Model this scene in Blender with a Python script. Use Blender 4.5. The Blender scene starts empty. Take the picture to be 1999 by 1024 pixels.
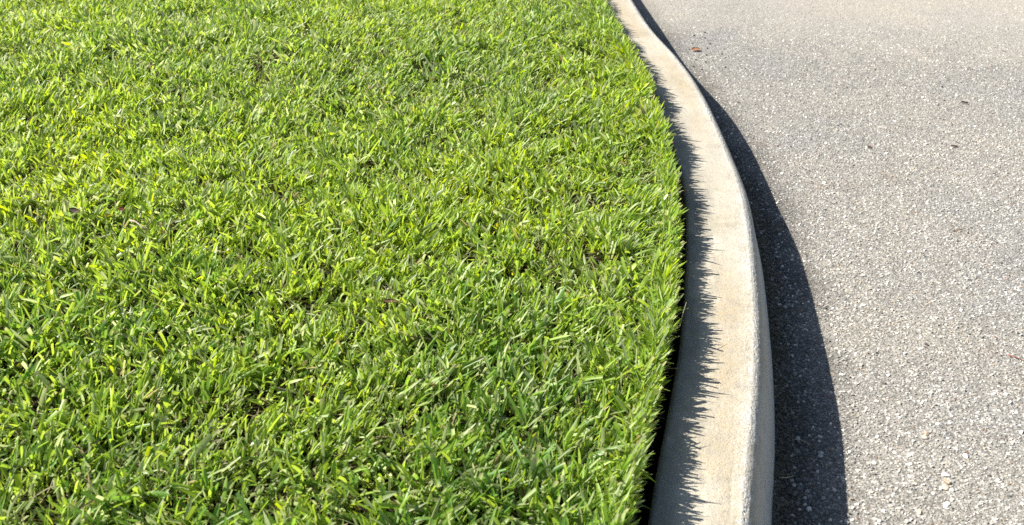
import bpy, math
import numpy as np
from math import radians, sin, cos, tan, atan

# ------------------------------------------------------------------ camera
scn = bpy.context.scene
COL = scn.collection
PITCH = radians(31.565)
CAM_H = 1.017
cam_data = bpy.data.cameras.new("camera")
cam_data.sensor_width = 36
cam_data.angle = 2 * atan(0.514)
cam_data.clip_start = 0.02
cam_data.clip_end = 2000
cam_data.dof.use_dof = True
cam_data.dof.focus_distance = 1.75
cam_data.dof.aperture_fstop = 9.0
cam = bpy.data.objects.new("camera", cam_data)
cam.location = (0, 0, CAM_H)
cam.rotation_euler = (math.pi / 2 - PITCH, 0, 0)
COL.objects.link(cam)
scn.camera = cam

# ------------------------------------------------------------------ light
SUN_EL, SUN_AZ = radians(43.2), radians(-16.5)      # azimuth: the way the light travels
EXPOSURE = 1.0
world = bpy.data.worlds.new("World")
scn.world = world
world.use_nodes = True
wn = world.node_tree
for n in list(wn.nodes):
    wn.nodes.remove(n)
sky = wn.nodes.new("ShaderNodeTexSky")
sky.sky_type = 'NISHITA'
sky.sun_disc = False
sky.sun_elevation = SUN_EL
sky.sun_rotation = math.atan2(-cos(SUN_AZ), -sin(SUN_AZ))
bg = wn.nodes.new("ShaderNodeBackground")
bg.inputs[1].default_value = 0.06
wo = wn.nodes.new("ShaderNodeOutputWorld")
wn.links.new(sky.outputs[0], bg.inputs[0])
wn.links.new(bg.outputs[0], wo.inputs[0])

sun_data = bpy.data.lights.new("sun", 'SUN')
sun_data.energy = 5.0
sun_data.angle = radians(0.53)
sun_data.color = (1.0, 0.955, 0.87)
sun = bpy.data.objects.new("sun", sun_data)
from mathutils import Vector
sun_dir = Vector((cos(SUN_AZ) * cos(SUN_EL), sin(SUN_AZ) * cos(SUN_EL), -sin(SUN_EL)))
sun.rotation_euler = sun_dir.to_track_quat('-Z', 'Y').to_euler()
sun.location = (-3, 1, 4)
COL.objects.link(sun)

scn.view_settings.view_transform = 'Standard'
scn.view_settings.look = 'None'
scn.view_settings.gamma = 1.0
scn.view_settings.use_curve_mapping = False
scn.view_settings.exposure = EXPOSURE
scn.cycles.use_denoising = False
scn.cycles.max_bounces = 8
scn.cycles.transmission_bounces = 6

rng = np.random.default_rng(7)

# ------------------------------------------------------------------ helpers
def tag(o, label=None, cat=None, group=None, kind=None):
    if label: o["label"] = label
    if cat: o["category"] = cat
    if group: o["group"] = group
    if kind: o["kind"] = kind
    return o

def make_mesh(name, V, loop_idx, loop_start, mat, colors=None, smooth=False, uv=None, parent=None):
    """one mesh object out of numpy arrays"""
    me = bpy.data.meshes.new(name)
    V = np.ascontiguousarray(V, np.float32)
    me.vertices.add(len(V))
    me.vertices.foreach_set("co", V.ravel())
    me.loops.add(len(loop_idx))
    me.loops.foreach_set("vertex_index", np.ascontiguousarray(loop_idx, np.int32))
    me.polygons.add(len(loop_start))
    me.polygons.foreach_set("loop_start", np.ascontiguousarray(loop_start, np.int32))
    me.update(calc_edges=True)
    me.polygons.foreach_set("use_smooth", np.full(len(loop_start), smooth, bool))
    if colors is not None:
        a = me.color_attributes.new("col", 'FLOAT_COLOR', 'POINT')
        c = np.ones((len(V), 4), np.float32)
        c[:, :colors.shape[1]] = colors
        a.data.foreach_set("color", c.ravel())
    if uv is not None:
        l = me.uv_layers.new(name="uv")
        l.data.foreach_set("uv", np.ascontiguousarray(uv[loop_idx], np.float32).ravel())
    me.materials.append(mat)
    o = bpy.data.objects.new(name, me)
    COL.objects.link(o)
    if parent: o.parent = parent
    return o

def grid_faces(nu, nv):
    """quads of a nu x nv vertex grid stored row by row (v fastest)"""
    i = np.arange(nu - 1)[:, None] * nv + np.arange(nv - 1)[None, :]
    q = np.stack([i, i + nv, i + nv + 1, i + 1], -1).reshape(-1, 4)
    return q.ravel(), np.arange(len(q)) * 4

def hash2(ix, iy, seed):
    h = (ix.astype(np.int64) * 374761393 + iy.astype(np.int64) * 668265263 + seed * 2147483647) & 0xffffffff
    h = ((h ^ (h >> 13)) * 1274126177) & 0xffffffff
    h = (h ^ (h >> 16)) & 0xffffffff
    return h / 4294967295.0

def vnoise(x, y, seed=0):
    ix, iy = np.floor(x), np.floor(y)
    fx, fy = x - ix, y - iy
    fx, fy = fx * fx * (3 - 2 * fx), fy * fy * (3 - 2 * fy)
    a = hash2(ix, iy, seed); b = hash2(ix + 1, iy, seed)
    c = hash2(ix, iy + 1, seed); d = hash2(ix + 1, iy + 1, seed)
    return (a * (1 - fx) + b * fx) * (1 - fy) + (c * (1 - fx) + d * fx) * fy

def fbm(x, y, seed=0, octaves=3):
    s = 0; a = 1; t = 0
    for k in range(octaves):
        s = s + a * vnoise(x * 2 ** k + 17.3 * k, y * 2 ** k - 9.1 * k, seed + k)
        t += a; a *= .5
    return s / t

# ------------------------------------------------------------------ the kerb line (base of the road-side face)
CY = np.array([.55, .85, 1.15, 1.45, 1.75, 2.05, 2.35, 2.65, 3.0, 3.4, 4.2])
CX = np.array([.2595, .3239, .3993, .4558, .4948, .4981, .4804, .4324, .4019, .3736, .3489])
HY = np.array([.55, 1.2, 1.9, 2.5, 3.4])
HZ = np.array([.1415, .1361, .1118, .1295, .1081])
def _spline():
    n = len(CY); h = np.diff(CY); A = np.zeros((n, n)); r = np.zeros(n); A[0, 0] = A[-1, -1] = 1
    for i in range(1, n - 1):
        A[i, i-1] = h[i-1]; A[i, i] = 2 * (h[i-1] + h[i]); A[i, i+1] = h[i]
        r[i] = 3 * ((CX[i+1] - CX[i]) / h[i] - (CX[i] - CX[i-1]) / h[i-1])
    c = np.linalg.solve(A, r)
    b = np.diff(CX) / h - h * (2 * c[:-1] + c[1:]) / 3
    return c, b, np.diff(c) / (3 * h)
_c, _b, _d = _spline()
def base_x(y):
    """x of the kerb's base line; beyond the modelled stretch it runs on in wide arcs"""
    y = np.asarray(y, float)
    yc = np.clip(y, CY[0], CY[-1])
    i = np.clip(np.searchsorted(CY, yc) - 1, 0, len(CY) - 2)
    t = yc - CY[i]
    x = CX[i] + _b[i] * t + _c[i] * t * t + _d[i] * t ** 3
    lo = np.minimum(y - CY[0], 0); hi = np.maximum(y - CY[-1], 0)
    return x + .29 * lo - .02 * lo ** 2 / (1 + np.abs(lo) * .05) - .035 * hi + .004 * hi ** 2 / (1 + hi * .05)
def slope(y):
    return (base_x(np.asarray(y) + .01) - base_x(np.asarray(y) - .01)) / .02
def perp(x, y):
    """signed distance from the kerb base line (positive: road side)"""
    s = slope(y)
    return (x - base_x(y)) / np.sqrt(1 + s * s)

Y_NEAR, Y_FAR = -6.0, 40.0
def stations(lo, hi, step_in, step_out):
    a = [y for y in np.arange(Y_NEAR, lo, step_out)]
    b = [y for y in np.arange(lo, hi, step_in)]
    c = [y for y in np.arange(hi, Y_FAR, step_out)]
    return np.array(a + b + c)
def along(ys, off):
    """points at the given offsets from the base line: arrays (n, m, 2)"""
    s = slope(ys); L = np.sqrt(1 + s * s)
    N = np.stack([1 / L, -s / L], 1)
    P = np.stack([base_x(ys), ys], 1)
    return P[:, None, :] + N[:, None, :] * np.asarray(off)[None, :, None]

KERB_W = 0.157
SOIL_EDGE = -0.174

# ------------------------------------------------------------------ materials
def new_mat(name):
    m = bpy.data.materials.new(name); m.use_nodes = True
    nt = m.node_tree
    return m, nt, nt.nodes["Principled BSDF"]
def node(nt, typ, **kw):
    n = nt.nodes.new(typ)
    for k, v in kw.items():
        if k.startswith('i_'):
            n.inputs[k[2:].replace('_', ' ')].default_value = v
        else:
            setattr(n, k, v)
    return n
def mixc(nt, fac, a, b, mode='MIX'):
    n = nt.nodes.new("ShaderNodeMix"); n.data_type = 'RGBA'; n.blend_type = mode
    for sock, v in ((n.inputs[0], fac), (n.inputs[6], a), (n.inputs[7], b)):
        if hasattr(v, 'is_output'): nt.links.new(v, sock)
        elif isinstance(v, (int, float)): sock.default_value = v
        else: sock.default_value = (*v, 1)
    return n.outputs[2]
def ramp(nt, src, stops):
    n = nt.nodes.new("ShaderNodeValToRGB")
    el = n.color_ramp.elements
    while len(el) < len(stops): el.new(.5)
    for e, (p, c) in zip(el, stops):
        e.position = p; e.color = (c, c, c, 1) if isinstance(c, (int, float)) else (*c, 1)
    nt.links.new(src, n.inputs[0])
    return n.outputs[0]
def math_(nt, op, a, b=0.0):
    n = nt.nodes.new("ShaderNodeMath"); n.operation = op
    for s, v in ((n.inputs[0], a), (n.inputs[1], b)):
        if hasattr(v, 'is_output'): nt.links.new(v, s)
        else: s.default_value = v
    return n.outputs[0]

# leaves: the colour of each leaf is a vertex colour (its own pigment), light passes through it
def leaf_material(name, trans=.44, rough=.42, spec=.5):
    m, nt, p = new_mat(name)
    at = node(nt, "ShaderNodeAttribute", attribute_name="col")
    tc = node(nt, "ShaderNodeTexCoord")
    nz = node(nt, "ShaderNodeTexNoise", i_Scale=260.0, i_Detail=2.0)
    nt.links.new(tc.outputs['Object'], nz.inputs['Vector'])
    c = mixc(nt, .35, at.outputs['Color'], ramp(nt, nz.outputs[0], [(.3, .55), (.7, 1.0)]), 'MULTIPLY')
    nt.links.new(c, p.inputs['Base Color'])
    p.inputs['Roughness'].default_value = rough
    p.inputs['Specular IOR Level'].default_value = spec
    tr = node(nt, "ShaderNodeBsdfTranslucent")
    hs = node(nt, "ShaderNodeHueSaturation", i_Hue=.480, i_Saturation=1.08, i_Value=1.9)
    nt.links.new(c, hs.inputs['Color'])
    nt.links.new(hs.outputs[0], tr.inputs['Color'])
    mx = nt.nodes.new("ShaderNodeMixShader"); mx.inputs[0].default_value = trans
    nt.links.new(p.outputs[0], mx.inputs[1]); nt.links.new(tr.outputs[0], mx.inputs[2])
    nt.links.new(mx.outputs[0], nt.nodes["Material Output"].inputs['Surface'])
    return m
M_LEAF = leaf_material("grass_leaf")
M_DRY = leaf_material("dry_leaf", trans=.2, rough=.7, spec=.25)

def simple_mat(name, col, rough=.85, var=.3, scale=300.0, bump=.3):
    m, nt, p = new_mat(name)
    tc = node(nt, "ShaderNodeTexCoord")
    nz = node(nt, "ShaderNodeTexNoise", i_Scale=scale, i_Detail=4.0)
    nt.links.new(tc.outputs['Object'], nz.inputs['Vector'])
    lo = tuple(v * (1 - var) for v in col); hi = tuple(min(1, v * (1 + var)) for v in col)
    nt.links.new(ramp(nt, nz.outputs[0], [(.3, lo), (.7, hi)]), p.inputs['Base Color'])
    p.inputs['Roughness'].default_value = rough
    p.inputs['Specular IOR Level'].default_value = .3
    b = node(nt, "ShaderNodeBump", i_Strength=bump, i_Distance=.001)
    nt.links.new(nz.outputs[0], b.inputs['Height']); nt.links.new(b.outputs[0], p.inputs['Normal'])
    return m

# soil with thatch, turning to turf colour out where no single leaf is modelled
def soil_material():
    m, nt, p = new_mat("soil")
    tc = node(nt, "ShaderNodeTexCoord")
    n1 = node(nt, "ShaderNodeTexNoise", i_Scale=90.0, i_Detail=6.0, i_Roughness=.7)
    n2 = node(nt, "ShaderNodeTexNoise", i_Scale=6.0, i_Detail=8.0, i_Roughness=.75)
    for n in (n1, n2): nt.links.new(tc.outputs['Object'], n.inputs['Vector'])
    soil = ramp(nt, n1.outputs[0], [(.3, (.012, .009, .006)), (.55, (.03, .023, .014)), (.75, (.07, .055, .03))])
    turf = ramp(nt, n2.outputs[0], [(.3, (.03, .07, .01)), (.5, (.075, .15, .02)), (.7, (.14, .22, .04))])
    at = node(nt, "ShaderNodeAttribute", attribute_name="col")
    nt.links.new(mixc(nt, at.outputs['Fac'], soil, turf), p.inputs['Base Color'])
    p.inputs['Roughness'].default_value = .95
    p.inputs['Specular IOR Level'].default_value = .15
    b = node(nt, "ShaderNodeBump", i_Strength=.8, i_Distance=.006)
    nt.links.new(n1.outputs[0], b.inputs['Height']); nt.links.new(b.outputs[0], p.inputs['Normal'])
    return m
M_SOIL = soil_material()

def asphalt_material():
    m, nt, p = new_mat("asphalt")
    tc = node(nt, "ShaderNodeTexCoord")
    P = tc.outputs['Object']
    v1 = node(nt, "ShaderNodeTexVoronoi", i_Scale=210.0)
    v2 = node(nt, "ShaderNodeTexVoronoi", i_Scale=95.0)
    n1 = node(nt, "ShaderNodeTexNoise", i_Scale=900.0, i_Detail=3.0)
    n2 = node(nt, "ShaderNodeTexNoise", i_Scale=2.2, i_Detail=6.0, i_Roughness=.65)
    for n in (v1, v2, n1, n2): nt.links.new(P, n.inputs['Vector'])
    sep = node(nt, "ShaderNodeSeparateColor"); nt.links.new(v1.outputs['Color'], sep.inputs[0])
    base = ramp(nt, sep.outputs[0], [(0, (.27, .26, .24)), (.5, (.34, .325, .30)), (.85, (.41, .395, .365)), (1, (.58, .56, .52))])
    gap = ramp(nt, v1.outputs['Distance'], [(.30, 1.0), (.70, .55)])
    c = mixc(nt, 1.0, base, gap, 'MULTIPLY')
    c = mixc(nt, .5, c, ramp(nt, n1.outputs[0], [(.35, .6), (.7, 1.25)]), 'MULTIPLY')
    c = mixc(nt, 1.0, c, ramp(nt, n2.outputs[0], [(.3, (.91, .92, .94)), (.7, (1.12, 1.08, 1.00))]), 'MULTIPLY')
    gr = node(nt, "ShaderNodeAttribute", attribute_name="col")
    c = mixc(nt, gr.outputs['Fac'], c, mixc(nt, 1.0, c, (.26, .25, .235), 'MULTIPLY'))  # darker strip by the kerb: gutter dirt and painted cast shadow
    sx = node(nt, "ShaderNodeSeparateXYZ"); nt.links.new(P, sx.inputs[0])
    far = math_(nt, 'ADD', math_(nt, 'ADD', sx.outputs[1], math_(nt, 'MULTIPLY', sx.outputs[0], .22)), math_(nt, 'MULTIPLY', n2.outputs[0], .9))
    mr = node(nt, "ShaderNodeMapRange", i_From_Min=3.45, i_From_Max=4.0, i_To_Max=.55); nt.links.new(far, mr.inputs[0])
    c = mixc(nt, mr.outputs[0], c, (.42, .385, .33))
    nt.links.new(c, p.inputs['Base Color'])
    p.inputs['Roughness'].default_value = .85
    p.inputs['Specular IOR Level'].default_value = .3
    h = math_(nt, 'SUBTRACT', math_(nt, 'MULTIPLY', n1.outputs[0], .5), v1.outputs['Distance'])
    b = node(nt, "ShaderNodeBump", i_Strength=.9, i_Distance=.0014)
    nt.links.new(h, b.inputs['Height']); nt.links.new(b.outputs[0], p.inputs['Normal'])
    return m
M_ASPHALT = asphalt_material()

def chip_material():
    m, nt, p = new_mat("stone_chip")
    at = node(nt, "ShaderNodeAttribute", attribute_name="col")
    tc = node(nt, "ShaderNodeTexCoord")
    n1 = node(nt, "ShaderNodeTexNoise", i_Scale=700.0, i_Detail=3.0)
    nt.links.new(tc.outputs['Object'], n1.inputs['Vector'])
    n2 = node(nt, "ShaderNodeTexNoise", i_Scale=2.2, i_Detail=6.0, i_Roughness=.65)
    nt.links.new(tc.outputs['Object'], n2.inputs['Vector'])
    c = mixc(nt, .6, at.outputs['Color'], ramp(nt, n1.outputs[0], [(.3, .6), (.7, 1.2)]), 'MULTIPLY')
    c = mixc(nt, 1.0, c, ramp(nt, n2.outputs[0], [(.3, (.91, .92, .94)), (.7, (1.12, 1.08, 1.00))]), 'MULTIPLY')
    nt.links.new(c, p.inputs['Base Color'])
    p.inputs['Roughness'].default_value = .7
    p.inputs['Specular IOR Level'].default_value = .35
    b = node(nt, "ShaderNodeBump", i_Strength=.5, i_Distance=.0006)
    nt.links.new(n1.outputs[0], b.inputs['Height']); nt.links.new(b.outputs[0], p.inputs['Normal'])
    return m
M_CHIP = chip_material()

# concrete: vertex colour r = how worn and gritty the surface is, g = tan staining, b = damp/dirt at the foot, dirt plus painted lawn shadow along the inner edge
def concrete_material():
    m, nt, p = new_mat("concrete")
    at = node(nt, "ShaderNodeAttribute", attribute_name="col")
    sep = node(nt, "ShaderNodeSeparateColor"); nt.links.new(at.outputs['Color'], sep.inputs[0])
    tc = node(nt, "ShaderNodeTexCoord"); P = tc.outputs['Object']
    fine = node(nt, "ShaderNodeTexNoise", i_Scale=620.0, i_Detail=3.0, i_Roughness=.7)
    mid = node(nt, "ShaderNodeTexNoise", i_Scale=70.0, i_Detail=5.0, i_Roughness=.65)
    big = node(nt, "ShaderNodeTexNoise", i_Scale=9.0, i_Detail=5.0, i_Roughness=.6)
    vor = node(nt, "ShaderNodeTexVoronoi", i_Scale=330.0)
    for n in (fine, mid, big, vor): nt.links.new(P, n.inputs['Vector'])
    smooth_c = ramp(nt, big.outputs[0], [(.3, (.405, .365, .285)), (.5, (.465, .43, .355)), (.7, (.495, .47, .41))])
    pores = node(nt, "ShaderNodeTexVoronoi", i_Scale=120.0); nt.links.new(P, pores.inputs['Vector'])
    worn_c = ramp(nt, fine.outputs[0], [(.36, (.27, .26, .24)), (.45, (.48, .47, .44)), (.56, (.64, .635, .61))])
    c = mixc(nt, sep.outputs[0], smooth_c, worn_c)
    st = math_(nt, 'MULTIPLY', sep.outputs[1], ramp(nt, mid.outputs[0], [(.35, .25), (.65, 1.0)]))
    c = mixc(nt, st, c, (.40, .29, .155))
    c = mixc(nt, .75, c, ramp(nt, mid.outputs[0], [(.3, .82), (.7, 1.1)]), 'MULTIPLY')
    c = mixc(nt, .8, c, ramp(nt, fine.outputs[0], [(.36, .50), (.46, .93), (.60, 1.16)]), 'MULTIPLY')
    face = node(nt, "ShaderNodeSeparateXYZ"); nt.links.new(P, face.inputs[0])
    low = node(nt, "ShaderNodeMapRange", i_From_Min=.125, i_From_Max=.085, i_To_Max=.75); nt.links.new(face.outputs[2], low.inputs[0])
    c = mixc(nt, low.outputs[0], c, (.46, .455, .44))
    blot = node(nt, "ShaderNodeTexNoise", i_Scale=28.0, i_Detail=7.0, i_Roughness=.7); nt.links.new(P, blot.inputs['Vector'])
    c = mixc(nt, .7, c, ramp(nt, blot.outputs[0], [(.30, (.76, .75, .74)), (.44, (.97, .96, .94)), (.68, (1.10, 1.09, 1.06))]), 'MULTIPLY')
    c = mixc(nt, .8, c, ramp(nt, pores.outputs['Distance'], [(.06, .35), (.13, 1.0)]), 'MULTIPLY')
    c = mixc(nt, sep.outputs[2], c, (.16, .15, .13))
    nt.links.new(c, p.inputs['Base Color'])
    p.inputs['Roughness'].default_value = .88
    p.inputs['Specular IOR Level'].default_value = .25
    h = math_(nt, 'ADD', math_(nt, 'MULTIPLY', fine.outputs[0], 1.0), math_(nt, 'MULTIPLY', mid.outputs[0], .8))
    h = math_(nt, 'SUBTRACT', h, math_(nt, 'MULTIPLY', vor.outputs['Distance'], .5))
    b = node(nt, "ShaderNodeBump", i_Strength=.6, i_Distance=.001)
    nt.links.new(h, b.inputs['Height']); nt.links.new(b.outputs[0], p.inputs['Normal'])
    return m
M_CONCRETE = concrete_material()

# ------------------------------------------------------------------ the ground under the lawn, with the cut edge and trench
LAWN_Z = 0.137
def lawn_z(y):
    """soil height of the lawn; it follows the kerb a finger's breadth above it"""
    return np.interp(y, HY, HZ) + .010
def edge_shift(y):
    """the cut edge draws back from the kerb towards the viewer"""
    return np.interp(y, [.75, 1.0, 1.3, 1.55, 1.9, 2.3, 2.8], [.013, .008, .008, .012, .016, .012, .002])
def build_ground():
    ys = stations(.4, 4.6, .02, .5)
    near = np.array([-.05, -KERB_W + .002, -.162, -.166, -.170, SOIL_EDGE, SOIL_EDGE - .003, SOIL_EDGE - .012])
    zz = np.array([-.02, .045, .048, .05, .058, .085, .115, LAWN_Z - .002])
    far = SOIL_EDGE - np.concatenate([np.arange(.03, 3.2, .03), np.geomspace(3.3, 60, 24)])
    off = np.concatenate([near, far])
    XY = along(ys, off)
    Z = np.concatenate([zz, np.full(len(far), LAWN_Z)])[None, :].repeat(len(ys), 0)
    up = np.clip((Z - .06) / (LAWN_Z - .06), 0, 1)
    Z = Z + up * (lawn_z(ys)[:, None] - LAWN_Z)
    X, Y = XY[..., 0] - edge_shift(ys)[:, None] * (off[None, :] < -.162), XY[..., 1]
    Z = Z + (fbm(X * 30, Y * 30, 3) - .5) * .008 * (off[None, :] < -.17)
    edge = (off > -.19) & (off < -.163)
    J = (fbm(Y * 60, off[None, :] * 300 + Y * 0, 5) - .5) * .012
    X = X + J * edge[None, :]
    X = np.maximum(X, -55)
    fade = np.clip((np.hypot(X - .0, (Y - 2.0)) - 3.0) / 1.5, 0, 1)
    V = np.stack([X, Y, Z], -1).reshape(-1, 3)
    li, ls = grid_faces(len(ys), len(off))
    li = li.reshape(-1, 4)[:, ::-1].ravel()
    o = make_mesh("ground", V, li, ls, M_SOIL, colors=fade.reshape(-1, 1).repeat(3, 1), smooth=True)
    tag(o, "dark soil under the lawn, cut to an edge beside the kerb", "ground", kind="structure")
build_ground()

# ------------------------------------------------------------------ the road
def build_road():
    ys = stations(.2, 5.0, .05, .5)
    off = np.concatenate([[-.05], np.arange(0, .20, .01), np.arange(.21, 3.0, .08), np.geomspace(3.1, 60, 20)])
    XY = along(ys, off)
    X, Y = XY[..., 0], XY[..., 1]
    Z = (fbm(X * 2.3, Y * 2.3, 11) - .5) * .004
    V = np.stack([X, Y, Z], -1).reshape(-1, 3)
    li, ls = grid_faces(len(ys), len(off))
    li = li.reshape(-1, 4)[:, ::-1].ravel()
    grime_shade = np.clip(1.2 - off[None, :] / .105 + (fbm(X * 9, Y * 9, 72) - .5) * .7, 0, 1)  # gutter dirt, plus the kerb's cast shadow deepened in the colour
    tag(make_mesh("road", V, li, ls, M_ASPHALT, colors=grime_shade.reshape(-1, 1).repeat(3, 1), smooth=True),
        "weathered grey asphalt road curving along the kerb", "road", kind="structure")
build_road()
def road_z(x, y):
    return (fbm(x * 2.3, y * 2.3, 11) - .5) * .004

# ------------------------------------------------------------------ the kerb
def build_kerb():
    ys = np.concatenate([np.arange(Y_NEAR, .4, .15), np.arange(.4, 1.4, .0012), np.arange(1.4, 2.2, .0022), np.arange(2.2, 4.2, .005), np.arange(4.2, Y_FAR, .25)])
    H, r, bat = .12, .020, .030
    pts = [(0, -.03), (0, 0)]
    for k in range(1, 26): pts.append((-bat * k / 26, (H - r) * k / 26))
    a0 = math.atan2(bat, H - r)
    for a in np.linspace(a0, math.pi / 2, 44)[1:]:
        pts.append((-bat - r * cos(a0) + r * cos(a), H - r - r * sin(a0) * (math.pi / 2 - a) / (math.pi / 2 - a0) + r * sin(a)))
    x0, z0 = pts[-1]
    for k in range(1, 13): pts.append((x0 - .018 * k / 12, H + .0002 * k / 12))
    x0 = pts[-1][0]
    for k in range(1, 36): pts.append((x0 + (-KERB_W + .007 - x0) * k / 35, H + .0002 + .001 * k / 35))
    for a in np.linspace(.2, math.pi / 2, 5):
        pts.append((-KERB_W + .007 - .007 * sin(a), H + .0012 - .007 + .007 * cos(a)))
    for k in range(1, 6): pts.append((-KERB_W, H - .006 - .1 * k / 5))
    pr = np.array(pts)
    hz = np.interp(ys, HY, HZ) / .12
    off = pr[:, 0]
    XY = along(ys, off)
    Z = pr[:, 1][None, :] * hz[:, None]
    # outward normals of the profile
    t = np.gradient(pr, axis=0); t /= np.linalg.norm(t, axis=1)[:, None] + 1e-9
    n2 = np.stack([t[:, 1], -t[:, 0]], 1)
    s = slope(ys); L = np.sqrt(1 + s * s)
    N = np.stack([1 / L, -s / L], 1)
    arc = np.concatenate([[0], np.cumsum(np.linalg.norm(np.diff(pr, axis=0), axis=1))])
    A = arc[None, :] + ys[:, None] * 0; Yg = ys[:, None] + arc[None, :] * 0
    # wear: a gritty band along the road-side edge, ragged towards the top
    arc_edge = arc[27] + .024                # the upper part of the rounding
    wob = (fbm(Yg * 9, A * 4, 21) - .5) * .012 + (fbm(Yg * 120, A * 120, 22) - .5) * .024
    dd = A - arc_edge + wob
    wear = np.where(dd > 0, np.clip(1 - dd / .014, 0, 1), np.clip(1 + dd / .010, 0, 1))
    wear = wear * wear * (3 - 2 * wear) * np.clip(.35 + 1.5 * (fbm(Yg * 14, A * 30, 24) - .2), 0, 1)
    scuff = np.clip(1 - (dd - .002) / .030, 0, 1) * (dd > 0) * np.clip((vnoise(A * 520, Yg * 430, 39) - .52) * 3.5, 0, 1)
    pits = vnoise(A * 640, Yg * 560, 31) * .6 + vnoise(A * 300, Yg * 260, 32) * .4
    grit = -np.clip(.46 - pits, 0, 1) * .0036 * (.3 + 1.4 * vnoise(A * 60, Yg * 22, 38)) + np.clip(pits - .62, 0, 1) * .0016
    small = (vnoise(A * 380, Yg * 380, 33) - .5) * .0004 + (fbm(A * 30, Yg * 10, 35) - .5) * .0016
    brush = (vnoise(A * 900, Yg * 25, 34) - .5) * .00025
    D = wear * grit + small + brush
    # chipped ridge near the edge in the nearest stretch
    near = np.clip((1.0 - Yg) / .15, 0, 1)
    ridge = np.exp(-((A - arc_edge - .020 + (fbm(Yg * 40, A * 0, 36) - .5) * .006) / .0025) ** 2)
    D = D - ridge * near * .0009 * np.clip(fbm(Yg * 25, A * 0, 37) * 3 - .9, 0, 1)
    D[:, :2] = 0
    X = XY[..., 0] + N[:, 0:1] * n2[None, :, 0] * D
    Y = XY[..., 1] + N[:, 1:2] * n2[None, :, 0] * D
    Z = Z + n2[None, :, 1] * D
    width_pos = -off[None, :] + A * 0
    stain = np.exp(-((width_pos - .088 - (fbm(Yg * 3, A * 2, 41) - .5) * .05) / .026) ** 2)
    stain = stain * np.clip((fbm(Yg * 3.2, A * 12, 42) - .36) * 3.2, 0, 1)
    stain += .75 * np.clip((Yg - 2.3) / .4, 0, 1) * np.clip(fbm(Yg * 5, A * 20, 43) * 1.6 - .35, 0, 1)
    stain += .55 * np.exp(-((Yg - 2.0) / .28) ** 2) * np.exp(-((width_pos - .08) / .04) ** 2) + .35 * np.exp(-((Yg - 1.4) / .25) ** 2) * np.exp(-((width_pos - .095) / .02) ** 2)
    stain += .5 * np.exp(-((Yg - .93) / .06) ** 2) * np.exp(-((width_pos - .10) / .014) ** 2)
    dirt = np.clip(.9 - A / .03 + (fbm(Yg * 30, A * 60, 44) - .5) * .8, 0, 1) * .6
    inner = np.clip((width_pos - .108) / .05 + (fbm(Yg * 20, A * 60, 45) - .5) * .9, 0, 1) * .85  # dirty inner band, darkened further to deepen the grass shadow on it
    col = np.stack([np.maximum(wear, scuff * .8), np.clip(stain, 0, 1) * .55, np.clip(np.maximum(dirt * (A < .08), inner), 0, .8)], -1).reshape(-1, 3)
    V = np.stack([X, Y, Z], -1).reshape(-1, 3)
    li, ls = grid_faces(len(ys), len(off))
    li = li.reshape(-1, 4)[:, ::-1].ravel()
    tag(make_mesh("kerb", V, li, ls, M_CONCRETE, colors=col, smooth=True),
        "pale concrete kerb curving between the lawn and the road, gritty along its outer edge", "kerb", kind="structure")
build_kerb()
def kerb_top(y):
    return np.interp(y, HY, HZ)

# ------------------------------------------------------------------ grass: every leaf a folded, bending strip
def in_view(x, y, z0, margin):
    w = y * cos(PITCH) + (CAM_H - z0) * sin(PITCH)
    return np.abs(x) < .514 * w + margin

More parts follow.
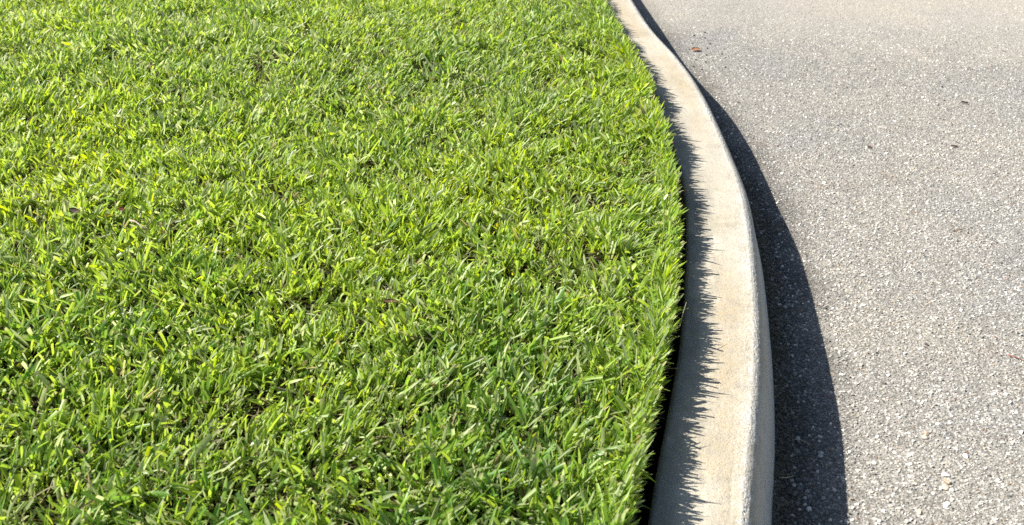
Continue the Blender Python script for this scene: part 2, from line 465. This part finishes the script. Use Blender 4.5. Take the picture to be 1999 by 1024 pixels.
def leaves(P, D, W, L, width, bend, fold, cut, col, name, mat, label, NS=6):
    """P base, D direction, W width direction, bend: droop vector per leaf; all (n,3)"""
    n = len(P)
    t = np.linspace(0, 1, NS)
    pointed = np.array([.62, .92, 1.0, .97, .80, .12])
    blunt = np.array([.62, .92, 1.0, 1.0, .97, .90])
    wp = np.where(cut[:, None], blunt[None], pointed[None])
    C = P[:, None] + D[:, None] * (L[:, None] * t)[..., None] + bend[:, None] * (L[:, None] * t ** 2)[..., None]
    T = D[:, None] + bend[:, None] * (2 * t)[None, :, None]
    T /= np.linalg.norm(T, axis=-1, keepdims=True)
    tw = rng.normal(0, .45, n)
    Nn = np.cross(W[:, None] + T * 0, T); Nn /= np.linalg.norm(Nn, axis=-1, keepdims=True)
    Wt = np.cross(T, Nn)
    ca, sa = np.cos(tw[:, None] * t)[..., None], np.sin(tw[:, None] * t)[..., None]
    W2 = Wt * ca + Nn * sa; N2 = Nn * ca - Wt * sa
    hw = (width[:, None] * wp * .5)[..., None]
    f = fold[:, None, None]
    Lf = C - W2 * hw * np.cos(f) + N2 * hw * np.sin(f)
    Rt = C + W2 * hw * np.cos(f) + N2 * hw * np.sin(f)
    V = np.stack([Lf, C, Rt], 2).reshape(-1, 3)
    b = (np.arange(n) * NS * 3)[:, None]
    k = np.arange(NS - 1)[None, :] * 3
    q1 = np.stack([b + k, b + k + 1, b + k + 4, b + k + 3], -1)
    q2 = np.stack([b + k + 1, b + k + 2, b + k + 5, b + k + 4], -1)
    q = np.concatenate([q1, q2], 1).reshape(-1, 4)
    # each leaf pales towards its base, and some have a dry tip
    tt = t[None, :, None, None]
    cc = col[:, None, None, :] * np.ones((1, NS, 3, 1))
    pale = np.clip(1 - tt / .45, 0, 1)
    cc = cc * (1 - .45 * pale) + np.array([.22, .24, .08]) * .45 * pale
    dry = ((rng.random(n) < .30) & cut)[:, None, None, None] * np.clip((tt - .82) / .18, 0, 1) * .8
    cc = cc * (1 - dry) + np.array([.42, .36, .20]) * dry
    cc[:, :, 1, :] *= 1.22                                     # the paler midrib
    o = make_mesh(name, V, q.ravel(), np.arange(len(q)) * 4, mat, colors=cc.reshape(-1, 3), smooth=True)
    tag(o, label, "grass", kind="stuff")
    return o

def unit(v): return v / (np.linalg.norm(v, axis=-1, keepdims=True) + 1e-12)

def grass():
    cell = .0091
    gx, gy = np.meshgrid(np.arange(-3.3, .6, cell), np.arange(.30, 5.2, cell))
    x = (gx + rng.uniform(-.5, .5, gx.shape) * cell * 1.5).ravel()
    y = (gy + rng.uniform(-.5, .5, gy.shape) * cell * 1.5).ravel()
    d = perp(x, y) + edge_shift(y)
    full = in_view(x, y, .16, .22) & (y < 3.75)
    wide = in_view(x, y, .16, 1.0) & (y < 5.2)
    keep = (d < SOIL_EDGE - .002) & (full | (wide & (rng.random(len(x)) < .35)))
    dens = fbm(x * 22, y * 22, 51, 2)
    keep &= (dens > .34) | (rng.random(len(x)) < .35) | (d > SOIL_EDGE - .03)
    x, y, d, full = x[keep], y[keep], d[keep], full[keep]
    # a denser fringe of shoots right along the cut edge
    ne = 5200
    ye = rng.uniform(.45, 3.9, ne); de = SOIL_EDGE - rng.uniform(.0, .016, ne)
    sl = slope(ye); Le = np.sqrt(1 + sl * sl)
    oe = de - edge_shift(ye)
    x = np.concatenate([x, base_x(ye) + oe / Le]); y = np.concatenate([y, ye - sl * oe / Le]); d = np.concatenate([d, de])
    ns = len(x)
    # each shoot: axis with a lean, two to five leaves fanning in one plane
    clump = np.clip((fbm(x * 13, y * 13, 52, 2) - .5) * 1.7 + .5, 0, 1); lowf = fbm(x * 2.1, y * 2.1, 53, 3)
    az = rng.uniform(0, 2 * np.pi, ns)
    flow = fbm(x * 5, y * 5, 54, 2) * 4 * np.pi
    lean = np.abs(rng.normal(0, .40, ns))
    ax = np.stack([np.sin(lean) * np.cos(az) + .20 * np.cos(flow) + .10, np.sin(lean) * np.sin(az) + .16 * np.sin(flow), np.cos(lean)], 1)
    edge = np.clip((d - (SOIL_EDGE - .035)) / .035, 0, 1)      # leaning out over the cut edge
    ax[:, 0] += edge * .22
    ax = unit(ax)
    side = unit(np.cross(ax, unit(rng.normal(size=(ns, 3)))))
    nl = rng.integers(2, 5, ns)
    idx = np.repeat(np.arange(ns), nl)
    n = len(idx)
    fan = rng.normal(0, .44, n)
    D = unit(ax[idx] * np.cos(fan)[:, None] + side[idx] * np.sin(fan)[:, None] + rng.normal(0, .10, (n, 3)))
    D[:, 2] = np.maximum(D[:, 2], .10); D = unit(D)
    # the leaf's flat side faces along the shoot's lean plane
    W = np.cross(side[idx], ax[idx]) + rng.normal(0, .28, (n, 3))
    W = unit(W - D * (W * D).sum(1, keepdims=True))
    lz = lawn_z(y[idx]); z0 = lz + rng.uniform(-.002, .024, n)
    P = np.stack([x[idx], y[idx], z0], 1) + rng.normal(0, .0022, (n, 3)) * np.array([1, 1, 0])
    L = rng.gamma(9, .0034, n) * (.72 + .55 * clump[idx])
    L = np.clip(L, .012, .056)
    top = lz + .030 + .028 * clump[idx] + .010 * edge[idx] + .012 * (lowf[idx] - .5) + rng.normal(0, .0055, n)
    wild = (edge[idx] > .1) & (rng.random(n) < .14)
    top = top + wild * rng.gamma(2, .004, n) + edge[idx] * ((fbm(P[:, 1] * 45, P[:, 0] * 8, 61, 2) - .5) * .016 - .002); L = L + wild * .012
    over = P[:, 2] + D[:, 2] * L > top                          # the mower's cut
    L2 = np.where(over, np.maximum((top - P[:, 2]) / D[:, 2], .014), L)
    cut = (L2 < L - .001) & (rng.random(n) < .85)
    L = L2
    keepw = 1.0
    out = np.stack([D[:, 0], D[:, 1], np.zeros(n)], 1)
    bend = unit(out + 1e-6) * rng.uniform(0, .28, n)[:, None] - np.array([0, 0, 1]) * (rng.gamma(2, .065, n) * (1 - D[:, 2] * .3))[:, None]
    # trimmed along the kerb: no tip reaches far over the concrete
    reach = -.157 + rng.normal(0, .006, n) + .010 * (fbm(P[:, 1] * 25, P[:, 0] * 0, 57) - .5)
    for _ in range(5):                                          # first turn them upright ...
        tip = P + (D + bend) * L[:, None]
        bad = perp(tip[:, 0], tip[:, 1]) + edge_shift(tip[:, 1]) > reach
        D[bad, :2] *= .62; bend[bad, :2] *= .5; D[bad] += np.array([-.05, 0, .12]); D[bad] = unit(D[bad])
    over = P[:, 2] + (D[:, 2] + bend[:, 2]) * L > top + .006
    L = np.where(over, np.maximum((top + .006 - P[:, 2]) / np.maximum(D[:, 2] + bend[:, 2], .2), .012), L)
    for _ in range(3):                                          # ... then shorten what still sticks out
        tip = P + (D + bend) * L[:, None]
        dt = perp(tip[:, 0], tip[:, 1]) + edge_shift(tip[:, 1])
        bad = dt > reach
        d0 = perp(P[:, 0], P[:, 1]) + edge_shift(P[:, 1])
        L = np.where(bad, np.maximum(L * np.clip((reach - d0) / (dt - d0 + 1e-6), .35, 1), .010), L)
    width = np.clip(rng.normal(.0053, .0012, n), .0026, .0082) * np.clip(.6 + L / .05 * .5, .6, 1.1) * (1 - .3 * edge[idx] * rng.random(n))
    fold = rng.uniform(.12, .85, n)
    # pigments
    u = rng.random(n)[:, None]; v = rng.random(n)[:, None]
    fresh = np.array([.345, .445, .034]); mid = np.array([.265, .385, .060]); deep = np.array([.120, .240, .045])
    grey = np.array([.34, .41, .19])
    hue = np.clip(.36 + .9 * (fbm(x * 3.0, y * 3.0, 58, 3)[idx] - .5) + .15 * np.clip((y[idx] - 1.2) / 1.8, 0, 1) + rng.normal(0, .13, ns)[idx] + rng.normal(0, .13, n), 0, 1)[:, None]
    col = deep * (1 - hue) + fresh * hue
    col = np.where(np.abs(hue - .5) < .22, mid * (.8 + .4 * u), col * (.8 + .45 * u))
    g = (rng.random(n) < .22 + .30 * np.clip(fbm(x * 2.5, y * 2.5, 60, 2)[idx] - .4, 0, 1))[:, None]
    col = np.where(g, grey * (.65 + .6 * v), col)
    yel = (rng.random(n) < .004)[:, None]; col = np.where(yel, np.array([.40, .40, .05]) * (.7 + .4 * v), col)
    tan_ = (rng.random(n) < .003)[:, None]; col = np.where(tan_, np.array([.42, .34, .17]) * (.6 + .5 * v), col)
    leaves(P, D, W, L, width, bend, fold, cut, col, "grass", M_LEAF,
           "bright green mown turf grass filling the left of the kerb")
    print("grass leaves", n)
grass()

def thatch():
    """dry sheaths and runners lying low between the shoots and hanging from the cut edge"""
    n1 = 26000
    y = rng.uniform(.45, 3.6, n1 * 3); x = rng.uniform(-1.8, .5, n1 * 3)
    k = (perp(x, y) + edge_shift(y) < SOIL_EDGE) & in_view(x, y, .12, .1)
    x, y = x[k][:n1], y[k][:n1]; n1 = len(x)
    P1 = np.stack([x, y, lawn_z(y) + rng.uniform(.001, .022, n1)], 1)
    a = rng.uniform(0, 2 * np.pi, n1); D1 = unit(np.stack([np.cos(a), np.sin(a), rng.normal(.15, .3, n1)], 1))
    n2 = 22000
    y2 = rng.uniform(.4, 3.9, n2)
    o2 = SOIL_EDGE + rng.uniform(-.014, .004, n2) - edge_shift(y2)
    z2 = rng.uniform(.085, 1, n2) ** .8; z2 = .07 + z2 * (lawn_z(y2) + .030 - .07)
    s = slope(y2); Ls = np.sqrt(1 + s * s)
    Nn = np.stack([1 / Ls, -s / Ls], 1)
    P2 = np.stack([base_x(y2) + Nn[:, 0] * o2, y2 + Nn[:, 1] * o2, z2], 1)
    D2 = unit(np.stack([Nn[:, 0] * .6 + rng.normal(0, .35, n2), Nn[:, 1] * .6 + rng.normal(0, .5, n2), rng.normal(.35, .55, n2)], 1))
    P = np.concatenate([P1, P2]); D = np.concatenate([D1, D2]); n = len(P)
    L = np.concatenate([rng.uniform(.012, .04, n1), rng.uniform(.005, .017, n2)])
    width = np.concatenate([rng.uniform(.0012, .0035, n1), rng.uniform(.0006, .0024, n2)])
    W = unit(np.cross(D, rng.normal(size=(n, 3))))
    bend = rng.normal(0, .15, (n, 3))
    base = np.array([[.26, .21, .10], [.15, .12, .055], [.34, .30, .17], [.16, .20, .05]])
    col = base[rng.integers(0, 4, n)] * rng.uniform(.6, 1.2, (n, 1))
    leaves(P, D, W, L, width, bend, rng.uniform(.1, .8, n), rng.random(n) < .5, col, "thatch", M_DRY,
           "tan dry thatch between the shoots and along the lawn's cut edge")
thatch()

# ------------------------------------------------------------------ stone chips standing a little proud of the asphalt
def chips():
    cell = .0046
    gx, gy = np.meshgrid(np.arange(.2, 2.5, cell), np.arange(.55, 3.9, cell))
    x = (gx + rng.uniform(-.5, .5, gx.shape) * cell).ravel(); y = (gy + rng.uniform(-.5, .5, gy.shape) * cell).ravel()
    k = (perp(x, y) > -.002) & in_view(x, y, 0, .12) & (y < 3.85)
    k &= (y < 2.3) | (rng.random(len(x)) < .62)
    x, y = x[k], y[k]; n = len(x)
    d = perp(x, y)
    loose = np.clip(1 - d / .075, 0, 1) * (fbm(x * 6, y * 6, 70) * .9 + .4)          # coarser along the kerb foot
    R = np.exp(rng.normal(np.log(.0017), .36, n)) * (1 + 1.3 * loose)
    R = np.where(rng.random(n) < .006, R * 1.8, R); R = np.clip(R, .0010, .0065)
    r = rng.random(n)[:, None]
    R = R * np.where(r[:, 0] > .89, rng.uniform(.95, 1.45, n), 1); R = np.minimum(R, .0046)
    m = 6
    a = (np.arange(m) / m * 2 * np.pi)[None, :] + rng.uniform(0, 6, n)[:, None] + rng.normal(0, .22, (n, m))
    a.sort(axis=1)
    rad = R[:, None] * rng.uniform(.72, 1.18, (n, m))
    asp = rng.uniform(.6, 1.0, n)[:, None]; rot = rng.uniform(0, np.pi, n)[:, None]
    ux, uy = rad * np.cos(a), rad * np.sin(a) * asp
    px, py = ux * np.cos(rot) - uy * np.sin(rot), ux * np.sin(rot) + uy * np.cos(rot)
    h = R * rng.uniform(.08, .55, n) + .0003 + .0012 * loose * rng.random(n)
    h = h * (1 - .5 * np.clip((y - 2.7) / .4, 0, 1))
    tx, ty = rng.normal(0, .17, n)[:, None], rng.normal(0, .17, n)[:, None]
    sh = rng.uniform(.5, .85, (n, 1))
    zb = road_z(x, y)
    X0 = x[:, None] + px; Y0 = y[:, None] + py; Z0 = (zb - .0008)[:, None] + 0 * px
    X1 = x[:, None] + px * sh; Y1 = y[:, None] + py * sh; Z1 = (zb + h)[:, None] + (px * tx + py * ty) * sh + rng.normal(0, .06, (n, m)) * R[:, None]
    V = np.stack([np.concatenate([X0, X1], 1), np.concatenate([Y0, Y1], 1), np.concatenate([Z0, Z1], 1)], -1).reshape(-1, 3)
    b = (np.arange(n) * 2 * m)[:, None]; j = np.arange(m)[None, :]; j1 = (j + 1) % m
    quads = np.stack([b + j, b + j1, b + m + j1, b + m + j], -1).reshape(n, -1)
    top = b + m + j
    li = np.concatenate([quads, top], 1).ravel()
    st = np.concatenate([np.arange(m) * 4, [4 * m]])[None, :] + (np.arange(n) * 5 * m)[:, None]
    # stone colours
    g = rng.uniform(.29, .47, (n, 1))
    col = g * np.array([1.0, .975, .93])
    col = np.where(r > .89, rng.uniform(.60, .85, (n, 1)) * np.array([1, .97, .915]), col)
    col = np.where((r > .80) & (r < .84), rng.uniform(.8, 1.3, (n, 1)) * np.array([.44, .37, .28]), col)
    col = np.where((r > .84) & (r < .86), np.array([.30, .21, .16]) * rng.uniform(.7, 1.2, (n, 1)), col)
    col = np.where(r < .06, rng.uniform(.12, .22, (n, 1)) * np.array([1, .98, .95]), col)
    for sx_, sy_, ra in ((.755, 1.98, .022), (.678, 1.983, .020), (.93, 1.775, .018), (.60, 2.20, .03), (.98, 1.62, .02), (.81, 1.36, .02), (.86, 2.02, .028)):
        q = np.exp(-(((x - sx_) / ra) ** 2 + ((y - sy_) / ra) ** 2) + (rng.random(n) - .5)) * .6
        q = np.clip(q, 0, .65)[:, None]
        col = col * (1 - q) + np.array([.23, .165, .12]) * q
    sand = np.clip((y + (x - 1.0) * .22 - 2.85 + (fbm(x * 3, y * 3, 73) - .5) * 1.1) / .5, 0, 1) * .6
    big = (R > .0042)[:, None] & (rng.random((n, 1)) < .5)
    col = np.where(big, rng.uniform(.38, .6, (n, 1)) * np.array([1, .97, .90]), col)
    grime_shade = (1 - .62 * np.clip(1.2 - d / .105 + (fbm(x * 9, y * 9, 72) - .5) * .7, 0, 1) * np.where((r[:, 0] > .89) & (rng.random(n) < .5), .1, 1))[:, None]  # dirt by the kerb, strengthened to paint its cast shadow darker
    col = col * grime_shade
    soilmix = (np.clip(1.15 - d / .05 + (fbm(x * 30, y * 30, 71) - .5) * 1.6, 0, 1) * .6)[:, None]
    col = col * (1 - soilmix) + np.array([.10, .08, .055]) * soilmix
    col = col * (1 - sand[:, None]) + np.array([.42, .385, .33]) * sand[:, None]
    cc = np.repeat(col, 2 * m, axis=0)
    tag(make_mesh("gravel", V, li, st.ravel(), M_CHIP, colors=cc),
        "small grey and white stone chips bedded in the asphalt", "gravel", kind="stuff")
    print("chips", n)
chips()

# ------------------------------------------------------------------ fibres and crumbs of soil along the kerb foot
def fibres():
    n = 1500
    y = rng.uniform(.6, 2.3, n); o = np.abs(rng.normal(.002, .011, n))
    sl = slope(y); Ls = np.sqrt(1 + sl * sl)
    P = np.stack([base_x(y) + o / Ls, y - sl * o / Ls, rng.uniform(.0, .006, n)], 1)
    a = rng.uniform(0, 2 * np.pi, n)
    D = unit(np.stack([np.cos(a), np.sin(a), rng.uniform(0, .5, n)], 1))
    W = unit(np.cross(D, rng.normal(size=(n, 3))))
    L = rng.uniform(.006, .022, n); wd = rng.uniform(.0003, .0009, n)
    bend = rng.normal(0, .35, (n, 3)); bend[:, 2] = -np.abs(bend[:, 2]) * .5
    base = np.array([[.22, .17, .09], [.12, .10, .05], [.30, .26, .16]])
    col = base[rng.integers(0, 3, n)] * rng.uniform(.6, 1.2, (n, 1))
    leaves(P, D, W, L, wd, bend, rng.uniform(.1, .5, n), rng.random(n) < .5, col, "thatch", M_DRY,
           "fine dry fibres gathered in the shade at the kerb foot")
fibres()

# ------------------------------------------------------------------ single loose things
import bmesh
_mats = {}
def mat_of(col, rough=.8):
    k = tuple(round(v, 3) for v in col) + (rough,)
    if k not in _mats: _mats[k] = simple_mat("matter_%d" % len(_mats), col, rough)
    return _mats[k]
def obj_from(bm, name, m, loc, rz=0.0, smooth=True):
    me = bpy.data.meshes.new(name); bm.normal_update()
    for f in bm.faces: f.smooth = smooth
    bm.to_mesh(me); bm.free(); me.materials.append(m)
    o = bpy.data.objects.new(name, me); o.location = loc; o.rotation_euler = (0, 0, rz)
    COL.objects.link(o); return o

def pebble(x, y, sx, sy, sz, col, label, rz=0.0, seed=0, group=None, sink=.25, sub=2):
    r = np.random.default_rng(seed + 100)
    bm = bmesh.new(); bmesh.ops.create_icosphere(bm, subdivisions=sub, radius=1)
    planes = [(unit(r.normal(size=3)), r.uniform(.62, .9)) for _ in range(11)]
    for v in bm.verts:                                   # facets knocked off a rounded stone
        p = np.array(v.co)
        for nrm, dd in planes:
            q = p @ nrm
            if q > dd: p = p - nrm * (q - dd)
        v.co = (p[0] * sx / 2, p[1] * sy / 2, p[2] * sz / 2)
    o = obj_from(bm, "pebble", mat_of(col, .75), (x, y, float(road_z(x, y)) + sz * (.5 - sink)), rz, smooth=False)
    tag(o, label, "stone", group); return o

def dry_leaf(x, y, z, L, W, curl, col, label, rz=0.0, tilt=0.0, group=None):
    bm = bmesh.new(); nu, nv = 13, 7
    vs = []
    for i in range(nu):
        t = i / (nu - 1); w = W / 2 * (math.sin(math.pi * (t * .93 + .035)) ** .7)
        for j in range(nv):
            s_ = j / (nv - 1) * 2 - 1
            zz = curl * (s_ * s_) * w * 1.4 + curl * .5 * L * (t - .5) ** 2 + .0006 * math.sin(9 * t + 5 * s_)
            vs.append(bm.verts.new(((t - .5) * L, s_ * w, zz)))
    for i in range(nu - 1):
        for j in range(nv - 1):
            bm.faces.new((vs[i*nv+j], vs[(i+1)*nv+j], vs[(i+1)*nv+j+1], vs[i*nv+j+1]))
    bmesh.ops.solidify(bm, geom=bm.faces[:], thickness=.0004)
    o = obj_from(bm, "dry_leaf", mat_of(col, .65), (x, y, z), rz)
    o.rotation_euler = (tilt, 0, rz)
    tag(o, label, "dead leaf", group); return o

def twig(pts, rad, col, label, name="twig", cat="twig", group=None):
    bm = bmesh.new(); P = [Vector(p) for p in pts]; c = P[0].copy(); rings = []
    for k, p in enumerate(P):
        d = (P[min(k+1, len(P)-1)] - P[max(k-1, 0)]).normalized()
        a = d.orthogonal().normalized(); b = d.cross(a)
        rr = rad * (1 - .55 * k / (len(P) - 1)) * (1 + .15 * math.sin(k * 2.3))
        rings.append([bm.verts.new(p - c + (a * cos(t) + b * sin(t)) * rr) for t in [2 * math.pi * q / 7 for q in range(7)]])
    for A, B in zip(rings, rings[1:]):
        for q in range(7): bm.faces.new((A[q], A[(q+1) % 7], B[(q+1) % 7], B[q]))
    bm.faces.new(rings[0][::-1]); bm.faces.new(rings[-1])
    o = obj_from(bm, name, mat_of(col, .8), c); tag(o, label, cat, group); return o

G = LAWN_Z + .040
dry_leaf(-.761, 1.52, G + .010, .026, .011, .5, (.13, .085, .06), "curled brown dead leaf lying on top of the grass", rz=-.25, tilt=.3)
dry_leaf(-.685, 1.539, G + .004, .014, .009, .4, (.14, .025, .012), "small dark red leaf scrap sunk in the grass beside the brown leaf", rz=-.5, tilt=.5)
dry_leaf(-.696, 1.507, G + .008, .013, .005, .6, (.50, .42, .06), "small yellow leaf scrap on the grass in front of the dark red one", rz=.15)
dry_leaf(-.207, 1.301, G + .010, .020, .007, .3, (.60, .62, .50), "bleached whitish leaf standing up in the middle of the lawn", rz=1.3, tilt=.5)
dry_leaf(-.247, 1.048, G + .002, .016, .008, .5, (.20, .10, .05), "small rust brown leaf scrap between near grass blades", rz=.4)
dry_leaf(-.215, .846, G + .006, .010, .006, .9, (.45, .40, .14), "plump pale yellow seed husk in the nearest grass", rz=.3)
dry_leaf(-.182, 1.25, G + .002, .024, .009, .4, (.24, .13, .08), "reddish brown leaf half buried below the bleached leaf", rz=-.1)
twig([(-.655, 1.492, G+.008), (-.643, 1.486, G+.009), (-.630, 1.474, G+.007), (-.612, 1.466, G+.004)], .0018, (.42, .32, .25),
     "pale pinkish twig lying across the grass near the brown leaf")
dry_leaf(.547, 2.86, .004, .030, .018, .3, (.60, .34, .20), "orange brown dead leaf on the asphalt near the far bend of the kerb", rz=.2, tilt=.1)
dry_leaf(1.189, 2.451, .004, .020, .007, .6, (.10, .05, .03), "thin dark brown leaf scrap far out on the asphalt", rz=-.1)
dry_leaf(1.062, 2.184, .003, .018, .006, .4, (.22, .08, .05), "small reddish leaf scrap on the asphalt nearer than the dark brown one", rz=.05)
dry_leaf(.857, 2.179, .003, .012, .007, .4, (.33, .15, .10), "tiny pinkish leaf scrap in mid road", rz=.6)
dry_leaf(.462, 1.409, .005, .020, .008, .3, (.24, .20, .13), "tan leaf lying in the kerb's shadow against its foot", rz=-.2)
twig([(.838, 1.352, .003), (.846, 1.347, .004), (.856, 1.338, .003), (.866, 1.330, .003)], .0011, (.24, .09, .055),
     "reddish brown bent twig at the road's edge of the picture")
twig([(.905, 1.777, .002), (.918, 1.779, .003), (.934, 1.784, .003)], .0011, (.16, .09, .05),
     "short dark twig lying on the sunlit asphalt behind the reddish twig")
twig([(.425, 1.140, .004), (.434, 1.136, .006), (.446, 1.127, .006), (.455, 1.116, .004)], .0007, (.40, .34, .22),
     "arched straw in the kerb's shadow behind a grey pebble", name="straw", cat="straw")
twig([(.384, 1.058, .004), (.394, 1.057, .005), (.402, 1.059, .005), (.407, 1.064, .004)], .0009, (.46, .41, .28),
     "short pale straw at the kerb foot in the nearest shadow", name="straw", cat="straw")
twig([(.245, 1.192, G-.004), (.250, 1.203, G+.012), (.257, 1.220, G+.022)], .0007, (.50, .45, .32),
     "dry straw poking out of the cut lawn edge over the dark trench", name="straw", cat="straw")

for i, (x, y, a, b, c, col, lab) in enumerate([
    (.452, 1.324, .013, .011, .008, (.16, .10, .09), "reddish grey pebble with a pale cap beside the kerb foot"),
    (.465, 1.302, .013, .009, .008, (.24, .22, .19), "flat pale grey pebble in front of the reddish one by the kerb"),
    (.470, 1.334, .011, .009, .007, (.20, .19, .17), "grey pebble in shadow behind the reddish one by the kerb"),
    (.474, 1.417, .013, .007, .005, (.22, .21, .19), "long flat grey pebble beside the tan leaf at the kerb foot"),
    (.423, 1.116, .012, .010, .009, (.17, .15, .12), "rounded brown grey pebble in the kerb's shadow beside the arched straw"),
    (.392, 1.034, .016, .013, .010, (.07, .06, .055), "large dark pebble against the kerb foot nearest the viewer"),
    (.403, 1.046, .008, .006, .006, (.46, .44, .38), "small pale pebble touching the large dark one"),
    (.457, 1.107, .009, .007, .005, (.46, .46, .46), "bright whitish pebble in the middle of the kerb's shadow"),
    (.438, 1.021, .011, .006, .005, (.34, .33, .30), "oblong light pebble in the near end of the kerb's shadow"),
    (.433, 1.146, .008, .007, .005, (.48, .48, .47), "small white pebble behind the arched straw"),
    (.626, 1.148, .011, .009, .005, (.46, .42, .34), "cream pebble half bedded in the sunlit asphalt"),
    (.632, 1.156, .011, .008, .006, (.44, .35, .26), "tan pebble touching the back of the cream pebble"),
    (.618, 1.042, .013, .010, .006, (.46, .40, .30), "large cream pebble bedded in the near asphalt"),
    (.624, 1.053, .013, .009, .007, (.42, .31, .22), "tan pebble touching the large cream one"),
    (.671, 1.107, .009, .010, .005, (.66, .65, .62), "rounded white pebble alone in the near asphalt"),
    (.790, 1.229, .010, .006, .005, (.62, .61, .58), "white oblong pebble near the road's outer edge of view"),
    (.614, 1.229, .009, .006, .005, (.48, .43, .33), "small yellowish pebble behind the cream pebbles"),
    (.628, 1.068, .014, .009, .004, (.60, .59, .55), "flat white pebble behind the large cream one"),
    ]):
    pebble(x, y, a, b, c, col, lab, rz=i * .9, seed=i)

seed_at = [(.603, 3.028), (.595, 2.975), (.521, 2.723), (.573, 2.82), (1.175, 2.57), (1.097, 2.036), (1.032, 2.699), (.54, 2.70),
           (.535, 2.78), (.56, 2.76), (.585, 2.88), (.548, 2.92), (.50, 2.66), (.515, 2.63), (.61, 2.72), (.565, 3.0), (.53, 2.87),
           (.549, 1.394), (.714, 1.383), (.619, 1.361), (.934, 1.77), (.888, 1.412), (.60, 2.92), (.62, 2.83)]
p0 = None
for i, (x, y) in enumerate(seed_at):
    if p0 is None:
        p0 = pebble(x, y, .008, .0055, .005, (.035, .028, .022), "tiny blackish crumb of debris on the sunlit asphalt", seed=55, group="dark crumbs on the road", sub=1)
        p0.name = "crumb"; p0["category"] = "crumb"; o = p0
    else:
        o = p0.copy(); COL.objects.link(o); o.location = (x, y, float(road_z(x, y)) + .0014)
    o.rotation_euler.z = i * 1.3
    k = 1.0 if y > 1.9 else .6
    o.scale = (k, k, k)
